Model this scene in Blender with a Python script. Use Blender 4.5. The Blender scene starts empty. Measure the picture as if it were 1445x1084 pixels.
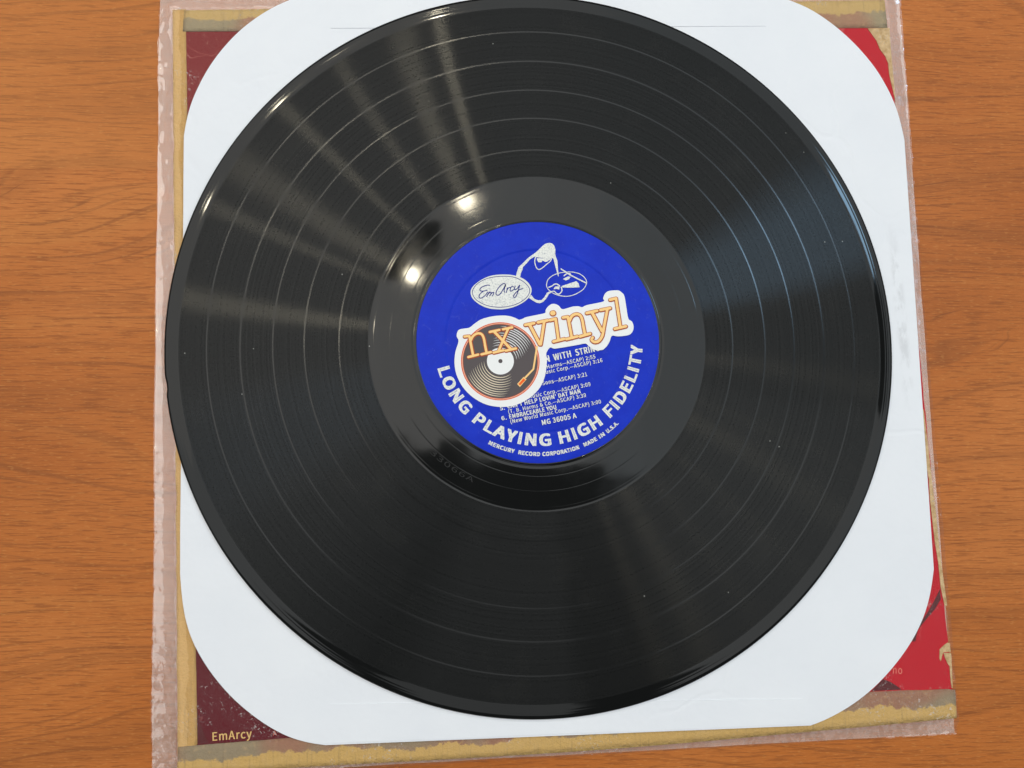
import bpy, bmesh, math, os, random
from mathutils import Vector, Matrix, noise
random.seed(7)
MM = 0.001
scene = bpy.context.scene
COL = scene.collection

# ------------------------------------------------------------------ camera
Z_REC = 7.2                       # height of the record's playing surface above the table, mm
cam_d = bpy.data.cameras.new('camera')
cam_d.sensor_width = 36.0
cam_d.lens = 1050.0 / 1445.0 * 36.0
cam_d.clip_start = 0.01
cam_d.clip_end = 50.0
cam = bpy.data.objects.new('camera', cam_d)
COL.objects.link(cam)
ROT = Matrix.Rotation(-0.060773, 3, 'Y') @ Matrix.Rotation(0.0952325, 3, 'X')
cam.matrix_world = Matrix.Translation((-29.56 * MM, -46.94 * MM, (302.69 + Z_REC) * MM)) @ ROT.to_4x4()
scene.camera = cam

# ------------------------------------------------------------------ light: dim room, added area lights standing in for a lit ceiling, warm downlights
world = bpy.data.worlds.new('World')
scene.world = world
world.use_nodes = True
bg = world.node_tree.nodes['Background']
bg.inputs['Color'].default_value = (0.93, 0.97, 1.0, 1)
bg.inputs['Strength'].default_value = 0.13
vs = scene.view_settings
vs.view_transform = 'Standard'
vs.look = 'None'
vs.gamma = 1.0
vs.exposure = 0.0
vs.use_curve_mapping = False
H = 2.0                           # lamp height above the record
CEIL_L = 1.86                     # brightness of the lit ceiling


def area(name, x0, x1, y0, y1, L, col, z=H):
    d = bpy.data.lights.new(name, 'AREA')
    d.shape = 'RECTANGLE'
    d.size = x1 - x0
    d.size_y = y1 - y0
    d.energy = L * math.pi * d.size * d.size_y
    d.color = col
    o = bpy.data.objects.new(name, d)
    o.location = ((x0 + x1) / 2, (y0 + y1) / 2, z + Z_REC * MM)
    COL.objects.link(o)
    return o


WARMW = (1.0, 0.985, 0.95)
NEUT = (0.97, 1.0, 1.0)
COOL = (0.90, 0.97, 1.0)
for (x0, x1, y0, y1, k, c) in [  # added ceiling stand-ins; gaps between them shaped to leave dark reflections on the vinyl
        (-2.20, -0.300, -0.02, 2.2, 1.15, WARMW),
        (-0.300, -0.210, 0.01, 0.50, 1.1, WARMW),
        (-0.210, -0.115, -0.03, 0.57, 1.1, WARMW),
        (-0.300, -0.210, 0.630, 2.2, 1.1, WARMW),
        (-0.210, -0.115, 0.690, 2.2, 1.1, WARMW),
        (-0.115, -0.02, 0.00, 2.2, 1.05, WARMW),
        (-0.02, 0.09, -0.06, 2.2, 1.0, NEUT),
        (0.09, 0.22, -0.03, 2.2, 1.0, NEUT),
        (0.22, 0.40, -0.075, 2.2, 0.95, NEUT),
        (0.40, 0.52, -0.115, 2.2, 0.9, COOL),
        (0.52, 0.96, -0.135, 2.2, 0.85, COOL),
        (0.96, 1.28, 0.46, 2.2, 0.85, COOL),
        (1.28, 2.60, -0.90, 2.2, 0.9, COOL),
        (0.96, 1.28, -0.90, 0.10, 0.9, NEUT),
        (0.60, 0.96, -0.90, -0.135, 0.9, NEUT),
        (0.44, 0.50, -0.20, -0.15, 0.8, COOL),
        (-2.20, -0.42, -0.90, -0.02, 0.9, NEUT),
        (-0.20, 0.30, -1.00, -0.45, 0.6, NEUT)]:
    area('ceiling_stand_in_light', x0, x1, y0, y1, CEIL_L * k, c)
# the bluish window-like panel that makes the cool sheen on the right of the record
area('blue_panel_light', 0.79, 1.05, 0.46, 0.74, 18.0, (0.40, 0.70, 1.0), H - 0.03)


def downlight(x, y, L, r=0.020):
    d = bpy.data.lights.new('ceiling_downlight', 'AREA')
    d.shape = 'DISK'
    d.size = 2 * r
    d.energy = L * math.pi * math.pi * r * r
    d.color = (1.0, 0.90, 0.66)
    o = bpy.data.objects.new('ceiling_downlight', d)
    o.location = (x, y, H - 0.04 + Z_REC * MM)
    COL.objects.link(o)


for (x, y, L) in [(-0.037, 0.742, 190), (-0.200, 0.504, 150), (-0.113, 1.259, 360), (-0.302, 0.969, 130),
                  (-0.501, 0.928, 160), (-0.646, 0.639, 120), (-0.445, 0.360, 170)]:
    downlight(x, y, L)

# ------------------------------------------------------------------ node helpers


def mat(name):
    m = bpy.data.materials.new(name)
    m.use_nodes = True
    nt = m.node_tree
    nt.nodes.clear()
    out = nt.nodes.new('ShaderNodeOutputMaterial')
    return m, nt, out


def N(nt, kind, **kw):
    n = nt.nodes.new('ShaderNode' + kind)
    for k, v in kw.items():
        if k.startswith('i_'):
            key = k[2:].replace('_', ' ')
            n.inputs[key].default_value = v
        else:
            setattr(n, k, v)
    return n


def math_n(nt, op, a, b=None, c=None, clamp=False):
    n = nt.nodes.new('ShaderNodeMath')
    n.operation = op
    n.use_clamp = clamp
    for i, v in enumerate((a, b, c)):
        if v is None:
            continue
        if isinstance(v, (int, float)):
            n.inputs[i].default_value = v
        else:
            nt.links.new(v, n.inputs[i])
    return n.outputs[0]


def mixc(nt, fac, a, b, blend='MIX'):
    n = nt.nodes.new('ShaderNodeMix')
    n.data_type = 'RGBA'
    n.blend_type = blend
    for i, v in ((0, fac), (6, a), (7, b)):
        if isinstance(v, (int, float)):
            n.inputs[i].default_value = v
        elif isinstance(v, tuple):
            n.inputs[i].default_value = (*v, 1) if len(v) == 3 else v
        else:
            nt.links.new(v, n.inputs[i])
    return n.outputs[2]


def ramp(nt, fac, stops, interp='LINEAR'):
    n = nt.nodes.new('ShaderNodeValToRGB')
    n.color_ramp.interpolation = interp
    el = n.color_ramp.elements
    while len(el) < len(stops):
        el.new(0.5)
    for e, (p, c) in zip(el, stops):
        e.position = p
        e.color = (*c, 1) if isinstance(c, tuple) else (c, c, c, 1)
    nt.links.new(fac, n.inputs[0])
    return n.outputs[0]


def step(nt, v, lo, hi):
    n = nt.nodes.new('ShaderNodeMapRange')
    n.interpolation_type = 'SMOOTHSTEP'
    n.inputs[1].default_value = lo
    n.inputs[2].default_value = hi
    nt.links.new(v, n.inputs[0])
    return n.outputs[0]


def objco(nt, scale=(1, 1, 1), rot=(0, 0, 0)):
    tc = nt.nodes.new('ShaderNodeTexCoord')
    mp = nt.nodes.new('ShaderNodeMapping')
    mp.inputs['Scale'].default_value = scale
    mp.inputs['Rotation'].default_value = rot
    nt.links.new(tc.outputs['Object'], mp.inputs[0])
    return mp.outputs[0]


def noise_n(nt, vec, scale, detail=3, rough=0.55, dist=0.0):
    n = nt.nodes.new('ShaderNodeTexNoise')
    n.inputs['Scale'].default_value = scale
    n.inputs['Detail'].default_value = detail
    n.inputs['Roughness'].default_value = rough
    n.inputs['Distortion'].default_value = dist
    nt.links.new(vec, n.inputs['Vector'])
    return n.outputs['Fac']


def principled(nt, out, color, rough, spec=0.5, normal=None):
    b = nt.nodes.new('ShaderNodeBsdfPrincipled')
    for key, v in (('Base Color', color), ('Roughness', rough), ('Specular IOR Level', spec)):
        if isinstance(v, tuple):
            b.inputs[key].default_value = (*v, 1)
        elif isinstance(v, (int, float)):
            b.inputs[key].default_value = v
        else:
            nt.links.new(v, b.inputs[key])
    if normal is not None:
        nt.links.new(normal, b.inputs['Normal'])
    nt.links.new(b.outputs[0], out.inputs[0])
    return b


def bump(nt, height, strength, dist):
    b = nt.nodes.new('ShaderNodeBump')
    b.inputs['Strength'].default_value = strength
    b.inputs['Distance'].default_value = dist
    nt.links.new(height, b.inputs['Height'])
    return b.outputs[0]


def plain(name, color, rough=0.6, spec=0.12):
    m, nt, out = mat(name)
    principled(nt, out, color, rough, spec)
    return m


# ------------------------------------------------------------------ materials
def wood_material():
    m, nt, out = mat('wood_veneer')
    tc = nt.nodes.new('ShaderNodeTexCoord')
    obj = tc.outputs['Object']
    sep = N(nt, 'SeparateXYZ')
    nt.links.new(obj, sep.inputs[0])
    x, y = sep.outputs[0], sep.outputs[1]
    # gently wandering growth lines running along x
    warp = noise_n(nt, objco(nt, (2.2, 7.5, 1), (0, 0, 0.03)), 1.0, 2, 0.5)
    warp2 = noise_n(nt, objco(nt, (9, 30, 1)), 1.0, 3, 0.5)
    yy = math_n(nt, 'ADD', y, math_n(nt, 'MULTIPLY', warp, 0.16))
    yy = math_n(nt, 'ADD', yy, math_n(nt, 'MULTIPLY', warp2, 0.010))
    cx = N(nt, 'CombineXYZ')
    nt.links.new(math_n(nt, 'MULTIPLY', x, 1.2), cx.inputs[0])
    nt.links.new(math_n(nt, 'MULTIPLY', yy, 60), cx.inputs[1])
    rings = noise_n(nt, cx.outputs[0], 1.0, 3, 0.6)
    cx2 = N(nt, 'CombineXYZ')
    nt.links.new(math_n(nt, 'MULTIPLY', x, 5.0), cx2.inputs[0])
    nt.links.new(math_n(nt, 'MULTIPLY', yy, 330), cx2.inputs[1])
    lines = noise_n(nt, cx2.outputs[0], 1.0, 2, 0.6)
    cx3 = N(nt, 'CombineXYZ')
    nt.links.new(math_n(nt, 'MULTIPLY', x, 9.0), cx3.inputs[0])
    nt.links.new(math_n(nt, 'MULTIPLY', yy, 420), cx3.inputs[1])
    crack = noise_n(nt, cx3.outputs[0], 1.0, 4, 0.7)
    # short pores / flecks
    fleck = noise_n(nt, objco(nt, (75, 1250, 1)), 1.0, 3, 0.65)
    fleck2 = noise_n(nt, objco(nt, (330, 1700, 1)), 1.0, 1, 0.5)
    broad = noise_n(nt, objco(nt, (3.2, 6.5, 1)), 1.0, 3, 0.55)
    base = ramp(nt, broad, [(0.30, (0.355, 0.096, 0.016)), (0.50, (0.450, 0.134, 0.025)), (0.70, (0.535, 0.178, 0.042))])
    c = mixc(nt, math_n(nt, 'MULTIPLY', step(nt, rings, 0.50, 0.64), 0.30), base, (0.20, 0.062, 0.015))
    c = mixc(nt, math_n(nt, 'MULTIPLY', step(nt, rings, 0.46, 0.30), 0.40), c, (0.51, 0.185, 0.042))
    c = mixc(nt, math_n(nt, 'MULTIPLY', step(nt, lines, 0.55, 0.68), 0.40), c, (0.15, 0.046, 0.013))
    c = mixc(nt, math_n(nt, 'MULTIPLY', step(nt, crack, 0.60, 0.70), 0.45), c, (0.085, 0.028, 0.010))
    c = mixc(nt, math_n(nt, 'MULTIPLY', step(nt, fleck, 0.50, 0.62), 0.60), c, (0.235, 0.068, 0.016))
    c = mixc(nt, math_n(nt, 'MULTIPLY', step(nt, fleck2, 0.58, 0.74), 0.30), c, (0.62, 0.27, 0.075))
    # the sheet above the veneer joint is a touch paler and greyer
    joint = step(nt, math_n(nt, 'ADD', y, math_n(nt, 'MULTIPLY', x, -0.02)), 0.0745, 0.0765)
    left = step(nt, x, 0.02, -0.02)
    jl = math_n(nt, 'MULTIPLY', joint, left)
    c = mixc(nt, math_n(nt, 'MULTIPLY', jl, 0.16), c, (0.56, 0.235, 0.06))
    h = math_n(nt, 'ADD', math_n(nt, 'MULTIPLY', fleck, 0.6), math_n(nt, 'MULTIPLY', fleck2, 0.4))
    rough = ramp(nt, fleck, [(0.3, 0.34), (0.8, 0.50)])
    principled(nt, out, c, rough, 0.16, bump(nt, h, 0.5, 0.0003))
    return m


def vinyl_material(seps, r_in, r_out):
    m, nt, out = mat('black_vinyl')
    tc = nt.nodes.new('ShaderNodeTexCoord')
    sep = N(nt, 'SeparateXYZ')
    nt.links.new(tc.outputs['Object'], sep.inputs[0])
    x, y = sep.outputs[0], sep.outputs[1]
    r = math_n(nt, 'MULTIPLY', math_n(nt, 'SQRT', math_n(nt, 'ADD', math_n(nt, 'MULTIPLY', x, x), math_n(nt, 'MULTIPLY', y, y))), 1000.0)
    grooved = math_n(nt, 'MULTIPLY', step(nt, r, r_in - 0.05, r_in + 0.10), step(nt, r, r_out + 0.10, r_out - 0.1))
    for s in seps:
        d = math_n(nt, 'ABSOLUTE', math_n(nt, 'SUBTRACT', r, s))
        grooved = math_n(nt, 'MULTIPLY', grooved, step(nt, d, 0.20, 0.34))
    # loudness bands: change only with radius
    cr = N(nt, 'CombineXYZ')
    nt.links.new(math_n(nt, 'MULTIPLY', r, 1.0), cr.inputs[0])
    band = noise_n(nt, cr.outputs[0], 0.9, 5, 0.75)
    fine = noise_n(nt, cr.outputs[0], 2.2, 3, 0.8)
    smudge = noise_n(nt, objco(nt, (1, 1, 1)), 42, 4, 0.6)
    rough = math_n(nt, 'ADD', 0.145, math_n(nt, 'MULTIPLY', band, 0.06))
    spec = math_n(nt, 'MULTIPLY', 0.0168, math_n(nt, 'MULTIPLY', ramp(nt, band, [(0.32, 0.55), (0.68, 1.0)]), math_n(nt, 'ADD', 0.45, math_n(nt, 'MULTIPLY', fine, 1.6))))
    gr = noise_n(nt, objco(nt, (1, 1, 1)), 1500, 2, 0.7)
    spec = math_n(nt, 'MULTIPLY', spec, ramp(nt, gr, [(0.32, 0.70), (0.68, 1.0)]))
    spec = math_n(nt, 'MULTIPLY', spec, 1.15)
    tan = N(nt, 'Tangent', direction_type='RADIAL', axis='Z')
    gl = N(nt, 'BsdfAnisotropic')
    gl.inputs['Anisotropy'].default_value = 0.87
    nt.links.new(rough, gl.inputs['Roughness'])
    nt.links.new(tan.outputs[0], gl.inputs['Tangent'])
    cs = N(nt, 'CombineColor')
    nt.links.new(spec, cs.inputs[0]); nt.links.new(spec, cs.inputs[1]); nt.links.new(spec, cs.inputs[2])
    nt.links.new(cs.outputs[0], gl.inputs['Color'])
    # smooth run-out, separators and rim
    g2 = N(nt, 'BsdfAnisotropic')
    nt.links.new(math_n(nt, 'ADD', math_n(nt, 'ADD', 0.05, math_n(nt, 'MULTIPLY', step(nt, smudge, 0.4, 0.8), 0.06)), math_n(nt, 'MULTIPLY', math_n(nt, 'MULTIPLY', step(nt, r, 72.0, 74.0), step(nt, r, 144.0, 142.0)), 0.11)), g2.inputs['Roughness'])
    fres = N(nt, 'Fresnel'); fres.inputs[0].default_value = 1.53
    cf = N(nt, 'CombineColor')
    refl = math_n(nt, 'MULTIPLY', fres.outputs[0], math_n(nt, 'SUBTRACT', 0.64, math_n(nt, 'MULTIPLY', step(nt, r, 144.8, 145.4), 0.14)))
    for i in range(3):
        nt.links.new(refl, cf.inputs[i])
    nt.links.new(cf.outputs[0], g2.inputs['Color'])
    bn = bump(nt, smudge, 0.03, 0.0003)
    nt.links.new(bn, g2.inputs['Normal'])
    mx = N(nt, 'MixShader')
    nt.links.new(grooved, mx.inputs[0])
    nt.links.new(g2.outputs[0], mx.inputs[1])
    nt.links.new(gl.outputs[0], mx.inputs[2])
    # dust specks and the dark body of the vinyl
    vor = N(nt, 'TexVoronoi'); vor.inputs['Scale'].default_value = 260
    nt.links.new(tc.outputs['Object'], vor.inputs['Vector'])
    pick = N(nt, 'SeparateColor'); nt.links.new(vor.outputs['Color'], pick.inputs[0])
    speck = math_n(nt, 'MULTIPLY', step(nt, vor.outputs['Distance'], 0.085, 0.05), step(nt, pick.outputs[0], 0.965, 0.98))
    dcol = mixc(nt, math_n(nt, 'MULTIPLY', speck, 0.55), (0.0042, 0.0045, 0.0043), (0.42, 0.42, 0.38))
    hazy = mixc(nt, math_n(nt, 'MULTIPLY', step(nt, smudge, 0.52, 0.75), grooved), dcol, (0.0035, 0.0033, 0.0028), 'ADD')
    df = N(nt, 'BsdfDiffuse'); nt.links.new(hazy, df.inputs['Color'])
    ad = N(nt, 'AddShader')
    nt.links.new(mx.outputs[0], ad.inputs[0]); nt.links.new(df.outputs[0], ad.inputs[1])
    nt.links.new(ad.outputs[0], out.inputs[0])
    return m


def label_material():
    m, nt, out = mat('blue_label_paper')
    co = objco(nt)
    n1 = noise_n(nt, co, 90, 4, 0.6)
    n2 = noise_n(nt, co, 1500, 2, 0.6)
    c = ramp(nt, n1, [(0.3, (0.004, 0.022, 0.44)), (0.7, (0.008, 0.034, 0.52))])
    c = mixc(nt, math_n(nt, 'MULTIPLY', step(nt, n2, 0.62, 0.8), 0.3), c, (0.08, 0.10, 0.52))
    n3 = noise_n(nt, objco(nt, (1, 1, 1), (0, 0, 0.5)), 330, 5, 0.7, 0.8)
    c = mixc(nt, math_n(nt, 'MULTIPLY', step(nt, n3, 0.58, 0.72), 0.22), c, (0.10, 0.13, 0.50))
    principled(nt, out, c, ramp(nt, n1, [(0.3, 0.36), (0.7, 0.48)]), 0.12, bump(nt, n2, 0.15, 0.0001))
    return m


def silver_material():
    m, nt, out = mat('silver_print')
    n = noise_n(nt, objco(nt), 1700, 2, 0.7)
    c = ramp(nt, n, [(0.28, (0.45, 0.47, 0.50)), (0.48, (0.74, 0.74, 0.70)), (0.7, (0.84, 0.84, 0.79))])
    principled(nt, out, c, 0.45, 0.15)
    return m


def paper_material():
    m, nt, out = mat('white_paper')
    co = objco(nt)
    n1 = noise_n(nt, co, 26, 4, 0.6)
    n2 = noise_n(nt, co, 1100, 3, 0.6)
    c = ramp(nt, n1, [(0.3, (0.765, 0.778, 0.81)), (0.7, (0.80, 0.81, 0.835))])
    vor = N(nt, 'TexVoronoi'); vor.inputs['Scale'].default_value = 95
    nt.links.new(co, vor.inputs['Vector'])
    pick = N(nt, 'SeparateColor'); nt.links.new(vor.outputs['Color'], pick.inputs[0])
    speck = math_n(nt, 'MULTIPLY', step(nt, vor.outputs['Distance'], 0.06, 0.03), step(nt, pick.outputs[0], 0.93, 0.96))
    c = mixc(nt, math_n(nt, 'MULTIPLY', speck, 0.6), c, (0.28, 0.27, 0.27))
    sp = N(nt, 'SeparateXYZ'); nt.links.new(co, sp.inputs[0])
    dx = math_n(nt, 'ABSOLUTE', math_n(nt, 'SUBTRACT', math_n(nt, 'ADD', sp.outputs[0], math_n(nt, 'MULTIPLY', sp.outputs[1], 0.05)), 0.1570))
    dy = math_n(nt, 'ABSOLUTE', math_n(nt, 'SUBTRACT', sp.outputs[1], 0.012))
    n4 = noise_n(nt, objco(nt, (1, 0.4, 1)), 260, 4, 0.65)
    rub = math_n(nt, 'MULTIPLY', math_n(nt, 'MULTIPLY', step(nt, dx, 0.0035, 0.0005), step(nt, dy, 0.050, 0.010)), step(nt, n4, 0.42, 0.62))
    c = mixc(nt, math_n(nt, 'MULTIPLY', rub, 0.35), c, (0.42, 0.42, 0.43))
    h = math_n(nt, 'ADD', math_n(nt, 'MULTIPLY', n1, 4.0), math_n(nt, 'MULTIPLY', n2, 0.10))
    # soft handling creases
    wv = mixc(nt, 0.10, co, noise_col(nt, co, 14))
    vc = N(nt, 'TexVoronoi', feature='DISTANCE_TO_EDGE'); vc.inputs['Scale'].default_value = 13
    nt.links.new(wv, vc.inputs['Vector'])
    n7 = noise_n(nt, co, 9, 2, 0.5)
    h = math_n(nt, 'SUBTRACT', h, math_n(nt, 'MULTIPLY', math_n(nt, 'MULTIPLY', step(nt, vc.outputs['Distance'], 0.030, 0.0), step(nt, n7, 0.44, 0.60)), 0.55))
    principled(nt, out, c, 0.8, 0.12, bump(nt, h, 0.34, 0.0008))
    return m


def cover_material():
    m, nt, out = mat('printed_cover')
    tc = nt.nodes.new('ShaderNodeTexCoord')
    sep = N(nt, 'SeparateXYZ'); nt.links.new(tc.outputs['Object'], sep.inputs[0])
    co = objco(nt)
    n1 = noise_n(nt, co, 28, 4, 0.6)
    t = step(nt, math_n(nt, 'ADD', sep.outputs[0], math_n(nt, 'MULTIPLY', n1, 0.02)), -0.10, 0.05)
    c = mixc(nt, t, (0.115, 0.012, 0.017), (0.50, 0.012, 0.022))
    up = math_n(nt, 'MULTIPLY', step(nt, sep.outputs[1], 0.02, 0.10), step(nt, sep.outputs[0], -0.08, -0.12))
    c = mixc(nt, math_n(nt, 'MULTIPLY', up, 0.8), c, (0.235, 0.030, 0.028))  # haze of the film over the upper left, put into the cover colour
    # rubbed flecks and hairline creases in the print
    n2 = noise_n(nt, objco(nt, (1, 1, 1)), 620, 3, 0.65, 0.6)
    patch = noise_n(nt, co, 60, 3, 0.6)
    wear = math_n(nt, 'MULTIPLY', step(nt, n2, 0.60, 0.70), step(nt, patch, 0.46, 0.62))
    c = mixc(nt, math_n(nt, 'MULTIPLY', wear, 0.45), c, (0.46, 0.30, 0.24))
    vor = N(nt, 'TexVoronoi', feature='DISTANCE_TO_EDGE'); vor.inputs['Scale'].default_value = 70
    wv = mixc(nt, 0.05, co, noise_col(nt, co, 60))
    nt.links.new(wv, vor.inputs['Vector'])
    crease = math_n(nt, 'MULTIPLY', step(nt, vor.outputs['Distance'], 0.03, 0.01), step(nt, n1, 0.50, 0.62))
    c = mixc(nt, math_n(nt, 'MULTIPLY', crease, 0.35), c, (0.60, 0.22, 0.19))
    principled(nt, out, c, 0.5, 0.05, bump(nt, n2, 0.15, 0.0002))
    return m


def noise_col(nt, vec, scale):
    n = nt.nodes.new('ShaderNodeTexNoise')
    n.inputs['Scale'].default_value = scale
    nt.links.new(vec, n.inputs['Vector'])
    return n.outputs['Color']


def tape_material(name, inner, outer, soft, seed, stripes, pink=0.72):
    """old brown paper tape: v (0..1 across the strip) comes from a vertex attribute"""
    m, nt, out = mat(name)
    at = N(nt, 'Attribute', attribute_name='across')
    co = objco(nt)
    n1 = noise_n(nt, objco(nt, (1, 1, 1), (0, 0, seed)), 70, 7, 0.72)
    n2 = noise_n(nt, co, 420, 4, 0.65)
    fib = noise_n(nt, objco(nt, stripes), 1.0, 3, 0.65)
    v = math_n(nt, 'ADD', at.outputs['Fac'], math_n(nt, 'MULTIPLY', math_n(nt, 'SUBTRACT', n1, 0.5), 1.1))
    t = step(nt, v, 0.47, 0.47 + soft)
    n3 = noise_n(nt, objco(nt, (1, 1, 1), (0, 0, seed + 2)), 24, 2, 0.5)
    a = mixc(nt, step(nt, n3, 0.42, 0.56), (inner[0], inner[1], inner[2]), (inner[0] * (1.0 + 0.4 * (1 - pink)), inner[1] * pink, inner[2] * pink))
    c = mixc(nt, t, a, outer)
    c = mixc(nt, math_n(nt, 'MULTIPLY', step(nt, n2, 0.5, 0.75), 0.30), c, (0.62, 0.42, 0.20))
    c = mixc(nt, math_n(nt, 'MULTIPLY', step(nt, fib, 0.52, 0.72), 0.28), c, (0.20, 0.15, 0.09))
    h = math_n(nt, 'ADD', n1, math_n(nt, 'MULTIPLY', n2, 0.6))
    principled(nt, out, c, 0.7, 0.1, bump(nt, h, 0.9, 0.0011))
    return m


def film_material(name, veil, tint, rough=0.09, scuffed=False):
    m, nt, out = mat(name)
    co = objco(nt)
    # crinkled facets: small cells of the film tilted at random, in patches of the loose margins
    lz = N(nt, 'Attribute', attribute_name='loose')
    warpv = N(nt, 'VectorMath', operation='ADD')
    wsc = N(nt, 'VectorMath', operation='SCALE'); wsc.inputs['Scale'].default_value = 0.0030
    nt.links.new(noise_col(nt, co, 420), wsc.inputs[0])
    nt.links.new(co, warpv.inputs[0]); nt.links.new(wsc.outputs[0], warpv.inputs[1])
    vo = N(nt, 'TexVoronoi'); vo.inputs['Scale'].default_value = 1000
    sq = N(nt, 'Mapping'); sq.inputs['Scale'].default_value = (1.0, 0.62, 1.0)
    nt.links.new(warpv.outputs[0], sq.inputs[0]); nt.links.new(sq.outputs[0], vo.inputs['Vector'])
    ctr_ = N(nt, 'VectorMath', operation='SUBTRACT'); ctr_.inputs[1].default_value = (0.5, 0.5, 0.5)
    nt.links.new(vo.outputs['Color'], ctr_.inputs[0])
    patch = noise_n(nt, objco(nt, (1, 0.6, 1)), 48, 3, 0.6)
    amt = math_n(nt, 'MULTIPLY', math_n(nt, 'MULTIPLY', step(nt, patch, 0.36, 0.50), lz.outputs['Fac']), 0.16)
    tl_ = N(nt, 'VectorMath', operation='SCALE')
    nt.links.new(ctr_.outputs[0], tl_.inputs[0]); nt.links.new(amt, tl_.inputs['Scale'])
    geo = N(nt, 'NewGeometry')
    sm = N(nt, 'VectorMath', operation='ADD')
    nt.links.new(geo.outputs['Normal'], sm.inputs[0]); nt.links.new(tl_.outputs[0], sm.inputs[1])
    nn = N(nt, 'VectorMath', operation='NORMALIZE'); nt.links.new(sm.outputs[0], nn.inputs[0])
    nb = nn.outputs[0]
    tr = N(nt, 'BsdfTransparent'); tr.inputs[0].default_value = (0.98, 0.96, 0.96, 1)
    df = N(nt, 'BsdfDiffuse'); df.inputs[0].default_value = (*tint, 1)
    m1 = N(nt, 'MixShader')
    n6 = noise_n(nt, objco(nt, (1, 0.3, 1)), 75, 3, 0.6, 1.5)
    fac = math_n(nt, 'MULTIPLY', ramp(nt, n6, [(0.34, 0.80), (0.5, 1.0), (0.7, 1.10)]), veil, None, True)
    if scuffed:                   # fine pale scuffs in patches
        s1 = noise_n(nt, objco(nt, (1, 1, 1), (0, 0, 0.6)), 900, 2, 0.6, 1.2)
        s2 = noise_n(nt, co, 45, 3, 0.6)
        fac = math_n(nt, 'ADD', fac, math_n(nt, 'MULTIPLY', math_n(nt, 'MULTIPLY', step(nt, s1, 0.60, 0.68), step(nt, s2, 0.50, 0.62)), 0.36), None, True)
        # whitened creases in the loose margins, painted in for pale wrinkle highlights
        cz = N(nt, 'TexNoise', noise_type='RIDGED_MULTIFRACTAL')
        cz.inputs['Scale'].default_value = 1.0; cz.inputs['Detail'].default_value = 3
        nt.links.new(objco(nt, (330, 90, 1)), cz.inputs['Vector'])
        n5 = noise_n(nt, co, 30, 2, 0.5)
        lo = N(nt, 'Attribute', attribute_name='loose')
        cr = math_n(nt, 'MULTIPLY', ramp(nt, cz.outputs['Fac'], [(0.62, 0.0), (0.95, 1.0)]), math_n(nt, 'MULTIPLY', lo.outputs['Fac'], step(nt, n5, 0.35, 0.6)))
        fac = math_n(nt, 'ADD', fac, math_n(nt, 'MULTIPLY', cr, 0.05), None, True)
    nt.links.new(fac, m1.inputs[0])
    nt.links.new(tr.outputs[0], m1.inputs[1]); nt.links.new(df.outputs[0], m1.inputs[2])
    gl = N(nt, 'BsdfAnisotropic'); gl.inputs['Roughness'].default_value = rough
    gl.inputs['Color'].default_value = (1, 1, 1, 1)
    nt.links.new(nb, gl.inputs['Normal'])
    loose = N(nt, 'Attribute', attribute_name='loose')
    # thin film: the same reflectance from both sides (Schlick)
    lw = N(nt, 'LayerWeight'); lw.inputs['Blend'].default_value = 0.5
    f0 = math_n(nt, 'ADD', 0.008, math_n(nt, 'MULTIPLY', loose.outputs['Fac'], 0.080))
    fr_ = math_n(nt, 'ADD', f0, math_n(nt, 'MULTIPLY', math_n(nt, 'POWER', lw.outputs['Facing'], 5.0), 0.9))
    m2 = N(nt, 'MixShader')
    nt.links.new(fr_, m2.inputs[0])
    nt.links.new(m1.outputs[0], m2.inputs[1]); nt.links.new(gl.outputs[0], m2.inputs[2])
    nt.links.new(m2.outputs[0], out.inputs[0])
    return m


# ------------------------------------------------------------------ mesh helpers (all coordinates in mm, stored in m)


def link_mesh(name, verts, faces, material, parent=None, smooth=False):
    me = bpy.data.meshes.new(name)
    me.from_pydata([(a * MM, b * MM, c * MM) for a, b, c in verts], [], faces)
    me.update()
    if material:
        me.materials.append(material)
    if smooth:
        me.polygons.foreach_set('use_smooth', [True] * len(me.polygons))
    o = bpy.data.objects.new(name, me)
    COL.objects.link(o)
    if parent is not None:
        o.parent = parent
    return o


def empty(name, loc=(0, 0, 0)):
    o = bpy.data.objects.new(name, None)
    o.empty_display_size = 0.02
    o.location = tuple(v * MM for v in loc)
    COL.objects.link(o)
    return o


def tag(o, label, cat):
    o['label'] = label
    o['category'] = cat
    return o


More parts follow.
